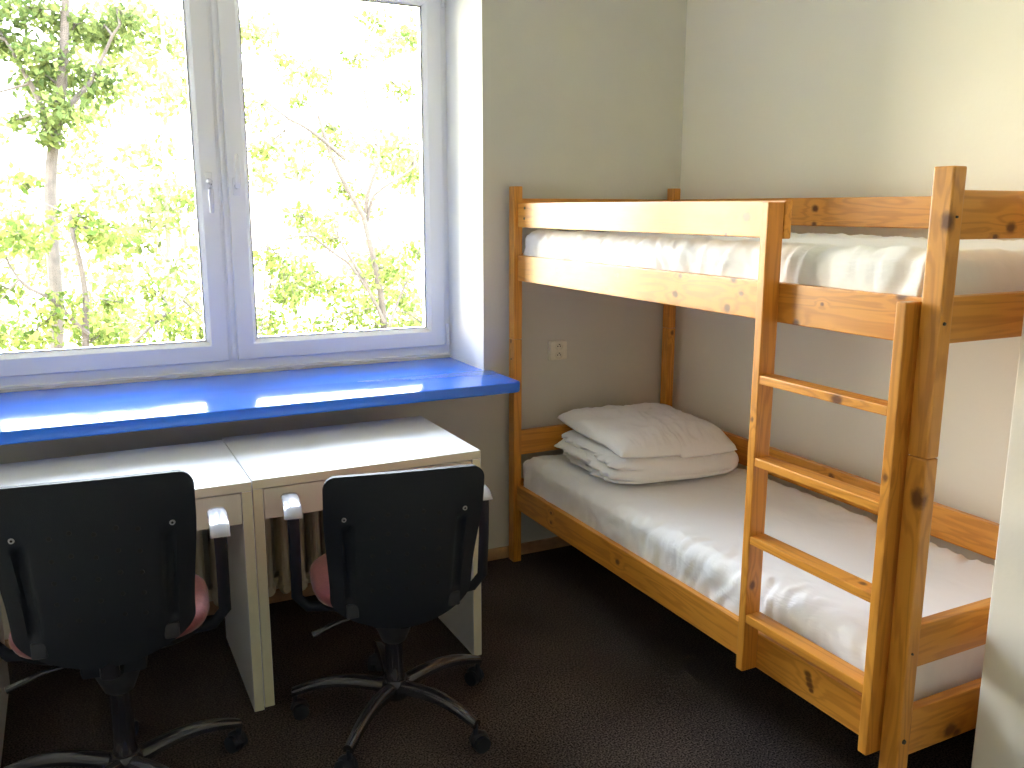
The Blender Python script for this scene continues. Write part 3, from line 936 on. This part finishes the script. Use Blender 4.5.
    # arms: band that rises from under the seat, arcs over and runs forward
    for sg in (-1, 1):
        xx = sg*wa
        path = [(xx, -.034, za-.010), (xx, -.032, za-.006), (xx, -.028, za-.003), (xx, -.020, za+.001), (xx, -.004, za+.008), (xx, .01, za+.011), (xx, .06, za+.010), (xx, .12, za+.006), (xx, .165, za-.002), (xx, .185, za-.014), (xx, .190, za-.030)]
        bm = bmesh.new()
        rows = []
        for k, p in enumerate(path):
            p = Vector(p)
            a = Vector(path[max(0, k-1)]); b = Vector(path[min(len(path)-1, k+1)])
            tn = (b-a).normalized(); nr = Vector((0, -tn.z, tn.y))
            w = .026
            w = .0245; sec = [(-w, .0), (-w*.8, .005), (0, .0075), (w*.8, .005), (w, .0), (w*.85, -.005), (0, -.006), (-w*.85, -.005)]
            rows.append([bm.verts.new(p + Vector((q, 0, 0)) + nr*h) for q, h in sec])
        for a, b in zip(rows, rows[1:]):
            for i in range(8): bm.faces.new((a[i], a[(i+1) % 8], b[(i+1) % 8], b[i]))
        bm.faces.new(rows[0]); bm.faces.new(rows[-1])
        bmesh.ops.recalc_face_normals(bm, faces=bm.faces)
        arm = obj('armrest', bm, M['silver'], c, smooth=True, angle=60); arm['label'] = 'silver grey armrest'
        bm = bmesh.new()
        tube(bm, [(xx, -.014, za+.000), (xx, -.019, za-.018), (xx, -.021, za-.04), (xx, -.020, za-.12), (xx, .0, zseat-.05), (xx-sg*.03, .0, zseat-.085), (xx-sg*.12, .0, zseat-.096)], [.0165, .0165, .016, .0155, .016, .016, .015], 12, flat=.7, up=(0, 1, .02))
        obj('arm_support', bm, M['black_plastic'], c, smooth=True)
    # mechanism, lever, column
    bm = bmesh.new(); bx(bm, (-.075, -.10, zseat-.135), (.075, .10, zseat-.093), .012, 2)
    obj('tilt_mechanism', bm, M['black_plastic'], c, smooth=True)
    bm = bmesh.new(); tube(bm, [(-.05, -.03, zseat-.115), (-.16, -.05, zseat-.120), (-.24, -.06, zseat-.145)], [.006, .006, .009], 10)
    obj('height_lever', bm, M['gloss_black'], c, smooth=True)
    bm = bmesh.new(); lathe(bm, [(.030, .105), (.030, .150), (.0275, .155), (.0275, zseat-.235), (.029, zseat-.232), (.029, zseat-.222), (.014, zseat-.221), (.014, zseat-.150)], 28)
    obj('gas_column', bm, M['gloss_black'], c, smooth=True)
    bm = bmesh.new(); lathe(bm, [(.0295, zseat-.226), (.036, zseat-.221), (.056, zseat-.172), (.057, zseat-.137)], 28)
    obj('column_cover', bm, M['dark_grey'], c, smooth=True)
    # five-legged base
    bm = bmesh.new(); lathe(bm, [(.034, .070), (.042, .078), (.044, .115), (.036, .134), (.031, .136)], 28)
    obj('base_hub', bm, M['gloss_black'], c, smooth=True)
    for k in range(5):
        a = base_rot - rot + k*2*PI/5
        d = Vector((math.cos(a), math.sin(a), 0)); p = Vector((-d.y, d.x, 0))
        bm = bmesh.new(); rows = []
        for q in range(13):
            f = q/12; r = .036+f*.274
            zc = .112 - .004*f + .022*math.sin(f*PI*.85) - .030*f**2.2
            w = .023-.009*f; th = .017-.006*f
            sec = [(-w, -th), (-w, th*.3), (-w*.55, th*.95), (0, th*1.15), (w*.55, th*.95), (w, th*.3), (w, -th), (0, -th*.6)]
            rows.append([bm.verts.new(d*r + p*s_ + Vector((0, 0, zc+h))) for s_, h in sec])
        for a_, b_ in zip(rows, rows[1:]):
            for i in range(8): bm.faces.new((a_[i], a_[(i+1) % 8], b_[(i+1) % 8], b_[i]))
        bm.faces.new(rows[0]); bm.faces.new(rows[-1])
        bmesh.ops.recalc_face_normals(bm, faces=bm.faces)
        leg = obj('base_leg', bm, M['gloss_black'], c, smooth=True, angle=50)
        # twin-wheel caster, swivelled
        bm = bmesh.new()
        cc = d*.304
        sw = a + 1.1 + k*.8
        e1 = Vector((math.cos(sw), math.sin(sw), 0)); e2 = Vector((-e1.y, e1.x, 0))
        cyl(bm, cc+Vector((0, 0, .050)), cc+Vector((0, 0, .086)), .008, n=12)
        wc = cc + e1*.014 + Vector((0, 0, .0255))
        for sg in (-1, 1):
            cyl(bm, wc+e2*sg*.006, wc+e2*sg*.023, .025, .0235, 22)
        tube(bm, [wc+e1*.024+Vector((0, 0, .006)), wc+e1*.016+Vector((0, 0, .022)), wc+Vector((0, 0, .029)), wc-e1*.018+Vector((0, 0, .024)), wc-e1*.026+Vector((0, 0, .006))], [.010, .014, .015, .014, .010], 10, flat=.45)
        obj('caster', bm, M['black_plastic'], leg, smooth=True, angle=50)
    return c
chair(-1.736, -.975, math.radians(-9.5), .853, .460, math.radians(-61.5), 'black office chair nearer the bunk bed, with lower backrest, at the right desk', zseat=.480, wa=.275)
chair(-2.487, -1.015, math.radians(-5.5), .945, .467, math.radians(-58), 'black office chair with higher backrest at the left desk, cut by the left photo edge', zseat=.535, za=.706, wa=.268)

# ------------------------------------------------------------------ outdoors
bm = bmesh.new()
vs = [bm.verts.new(p) for p in ((-60, 1.5, -5.2), (60, 1.5, -5.2), (60, 110, -5.2), (-60, 110, -5.2))]
bm.faces.new(vs); bmesh.ops.recalc_face_normals(bm, faces=bm.faces)
struct(obj('ground_outside', bm, M['grass']))

def leaves_mesh(name, centres, per, rad, size, mat, parent, seed, base):
    rg = np.random.default_rng(seed)
    pts = []
    for (c, k) in centres:
        n = int(per*k)
        q = rg.normal(size=(n, 3)); q /= np.linalg.norm(q, axis=1)[:, None]
        rr = rad*(rg.random(n)**.45)*k**.5
        pts.append(np.array(c)-np.array(base)+q*rr[:, None]*np.array([1, 1, .62]))
    P = np.concatenate(pts); n = len(P)
    d = rg.normal(size=(n, 3)); d[:, 2] -= .5; d /= np.linalg.norm(d, axis=1)[:, None]
    e = rg.normal(size=(n, 3)); s = np.cross(d, e); s /= np.linalg.norm(s, axis=1)[:, None]
    u = np.cross(s, d)
    L = size*(.6+.8*rg.random(n))[:, None]
    # pointed leaf with a folded midrib: base, two sides, tip
    v = np.stack([P, P+d*L*.42+s*L*.30+u*L*.10, P+d*L, P+d*L*.42-s*L*.30+u*L*.10], axis=1).reshape(-1, 3)
    me = bpy.data.meshes.new(name)
    me.vertices.add(4*n); me.vertices.foreach_set('co', v.ravel())
    b = np.arange(n)*4
    idx = np.stack([b, b+1, b+2, b, b+2, b+3], axis=1).ravel()
    me.loops.add(6*n); me.loops.foreach_set('vertex_index', idx.astype(np.int32))
    me.polygons.add(2*n); me.polygons.foreach_set('loop_start', (np.arange(2*n)*3).astype(np.int32))
    me.update(calc_edges=True)
    me.materials.append(mat)
    return link(bpy.data.objects.new(name, me), parent)

def cp(u, w, Y):
    """a point at world depth Y seen towards (u, w)"""
    d = Fv + R2*((u-512)/879.05) + U2*((384-w)/879.05)
    t = (Y+3.3039)/d.y
    return (-2.514+t*d.x, Y, 1.5214+t*d.z)

def tree(name, trunk, limbs, clumps, mat, label, per=300, rad=.5, size=.09, seed=1, tr=.12, group=None, bark='bark'):
    base = Vector((trunk[0][0], trunk[0][1], -5.2))
    t = thing(name, base, label=label, cat='tree', group=group)
    bm = bmesh.new()
    pts = [Vector((trunk[0][0], trunk[0][1], -5.2))] + [Vector(p) for p in trunk]
    fine = []
    for a, b in zip(pts, pts[1:]):
        for k in range(5):
            f = k/5; q = a.lerp(b, f); q += Vector((noise.noise(q*.8), noise.noise(q*.8+Vector((9, 0, 0))), 0))*.12
            fine.append(q)
    fine.append(pts[-1])
    tube(bm, [p-base for p in fine], [tr*(1-.75*i/len(fine)) for i in range(len(fine))], 10)
    rnd = random.Random(seed)
    allp = []
    for l in limbs:
        l = [Vector(p) for p in l[0]] if isinstance(l, tuple) and isinstance(l[1], float) else [Vector(p) for p in l]
        f2 = []
        for a, b in zip(l, l[1:]):
            for k in range(4):
                q = a.lerp(b, k/4); q += Vector((noise.noise(q*1.7), noise.noise(q*1.7+Vector((5, 0, 0))), noise.noise(q*1.7+Vector((0, 5, 0)))))*.10
                f2.append(q)
        f2.append(l[-1]); allp += f2
        tube(bm, [p-base for p in f2], [tr*.40*(1-.8*i/len(f2)) for i in range(len(f2))], 7)
    # twigs reaching every clump
    src = allp + fine[len(fine)//2:]
    for c, k in clumps:
        c = Vector(c)
        near = min(src, key=lambda p: (p-c).length)
        mid = near.lerp(c, .5)+Vector((rnd.uniform(-.1, .1), rnd.uniform(-.1, .1), rnd.uniform(-.05, .15)))
        tube(bm, [near-base, mid-base, c-base], [tr*.16, tr*.11, tr*.05], 6)
        for _ in range(5):
            e_ = c+Vector((rnd.gauss(0, .5), rnd.gauss(0, .5), rnd.gauss(0, .3)))*rad
            tube(bm, [mid-base, c.lerp(e_, .4)-base, e_-base], [tr*.07, tr*.05, tr*.03], 5)
    obj('trunk_and_branches', bm, M[bark], t, smooth=True)
    leaves_mesh('foliage', clumps, per, rad, size, mat, t, seed, base)
    return t

# near left tree: darker cluster round its trunk, upper left of the left pane
Y = 8.5
cl = [(cp(u, w, Y+dy), k) for u, w, dy, k in ((30, 10, 0, 1), (75, 28, .3, 1), (45, 60, 0, 1.3), (95, 85, .2, 1), (60, 110, -.2, .9), (110, 40, .5, .7), (125, 20, .2, .5), (40, 85, .4, .8), (5, 45, .3, .7), (-25, 20, .1, .8), (20, 120, .6, .25),
      (-40, 110, 0, .8), (60, -40, 0, 1), (120, -30, 0, .7), (0, -60, 0, 1), (50, 135, -.1, .4))]
tree('broadleaf_tree', [cp(58, 470, Y), cp(52, 190, Y), cp(60, 60, Y), cp(66, -60, Y)], [[cp(56, 130, Y), cp(85, 80, Y), cp(120, 25, Y)], [cp(54, 150, Y), cp(30, 90, Y), cp(5, 40, Y)]], cl, M['leaf_dark'],
     'tree with darker green leaves round its trunk, upper left beyond the left pane', per=330, rad=.36, size=.095, seed=3, tr=.11)
# low left tree
Y = 7.0
cl = [(cp(u, w, Y+dy), k) for u, w, dy, k in ((20, 235, 0, 1), (75, 215, .2, .8), (100, 235, 0, 1), (0, 290, .3, .7), (60, 310, 0, 1.2), (100, 335, .3, 1), (30, 340, 0, .9), (150, 290, .2, .4), (165, 320, 0, .8), (190, 345, .2, 1),
      (190, 200, .5, .35), (140, 350, .5, .8), (25, 180, .4, .35), (215, 330, .4, .7), (-20, 240, .5, .8), (-30, 330, 0, 1), (70, 380, 0, 1.4), (180, 390, 0, 1.4), (110, 300, .9, .5))]
tree('young_tree', [cp(80, 560, Y), cp(90, 420, Y), cp(85, 300, Y), cp(70, 215, Y)], [[cp(90, 380, Y), cp(150, 330, Y), cp(190, 290, Y)], [cp(88, 330, Y), cp(30, 290, Y), cp(-10, 240, Y)]], cl, M['leaf_mid'],
     'bushy fresh green tree low down beyond the left pane', per=230, rad=.34, size=.085, seed=5, tr=.07)
# right tree with forked bare branches
Y = 6.2
cl = [(cp(u, w, Y+dy), k) for u, w, dy, k in ((270, 260, 0, .6), (300, 280, .2, .9), (285, 300, 0, .6), (330, 290, 0, .6), (355, 310, .2, .9), (385, 270, 0, .8), (400, 300, .3, .6), (300, 215, .2, .45), (345, 190, .3, .4), (262, 150, .4, .3),
      (270, 325, .2, .7), (320, 330, 0, .9), (375, 330, .2, .9), (415, 250, .2, .4), (410, 175, .2, .25), (380, 150, .4, .2), (330, 130, .3, .22), (300, 100, .5, .22), (355, 60, .5, .3), (400, 90, .3, .3), (280, 60, .4, .2), (415, 40, .4, .4),
      (350, 360, 0, 1.2), (430, 330, 0, 1), (260, 370, 0, 1), (450, 230, 0, .9), (460, 120, .2, .8), (375, 20, .4, .4), (330, 240, .6, .4))]
tree('slender_tree', [cp(388, 520, Y), cp(385, 380, Y), cp(380, 300, Y), cp(366, 215, Y), cp(340, 160, Y), cp(318, 115, Y)],
     [[cp(368, 222, Y), cp(375, 200, Y), cp(405, 170, Y), cp(425, 150, Y)], [cp(382, 320, Y), cp(350, 265, Y), cp(320, 240, Y), cp(250, 243, Y)], [cp(384, 330, Y), cp(400, 300, Y), cp(425, 265, Y)], [cp(366, 290, Y), cp(350, 255, Y), cp(335, 215, Y)],
      [cp(340, 160, Y), cp(290, 120, Y), cp(262, 90, Y)], [cp(366, 215, Y), cp(372, 140, Y), cp(365, 40, Y)]], cl, M['leaf_mid'],
     'slender tree with forked bare branches beyond the right pane', per=300, rad=.33, size=.065, seed=11, tr=.06)
# trees farther off, with haze put into paler leaf and bark colours
def far_tree(u0, Y, seed, n, wspan, top, label, k=1.0, mat='leaf_hazed'):
    rnd = random.Random(seed)
    cl = []
    for _ in range(n):
        uu = u0+rnd.uniform(-wspan, wspan); ww = rnd.uniform(top, 400)
        cl.append((cp(uu, ww, Y+rnd.uniform(-.5, .5)), rnd.uniform(.3, 1)*k))
    tree('broadleaf_tree', [cp(u0, 420, Y), cp(u0+8, 250, Y), cp(u0, top, Y)], [[cp(u0+6, 300, Y), cp(u0+wspan*.6, 180, Y)], [cp(u0+6, 260, Y), cp(u0-wspan*.6, 160, Y)]], cl, M[mat],
         label, per=300, rad=.75, size=.13, seed=seed, tr=.09, bark='bark_hazed')
far_tree(160, 12.3, 21, 24, 70, 0, 'sunlit haze-paled tree farther off, just left of the middle window stile')
far_tree(20, 18.5, 22, 20, 80, 60, 'sunlit haze-paled tree farther off at the far left of the window')
far_tree(290, 15.5, 23, 22, 50, 0, 'sunlit haze-paled tree farther off behind the left of the right pane')
far_tree(410, 12.5, 24, 24, 60, 20, 'sunlit haze-paled tree farther off behind the right edge of the right pane')
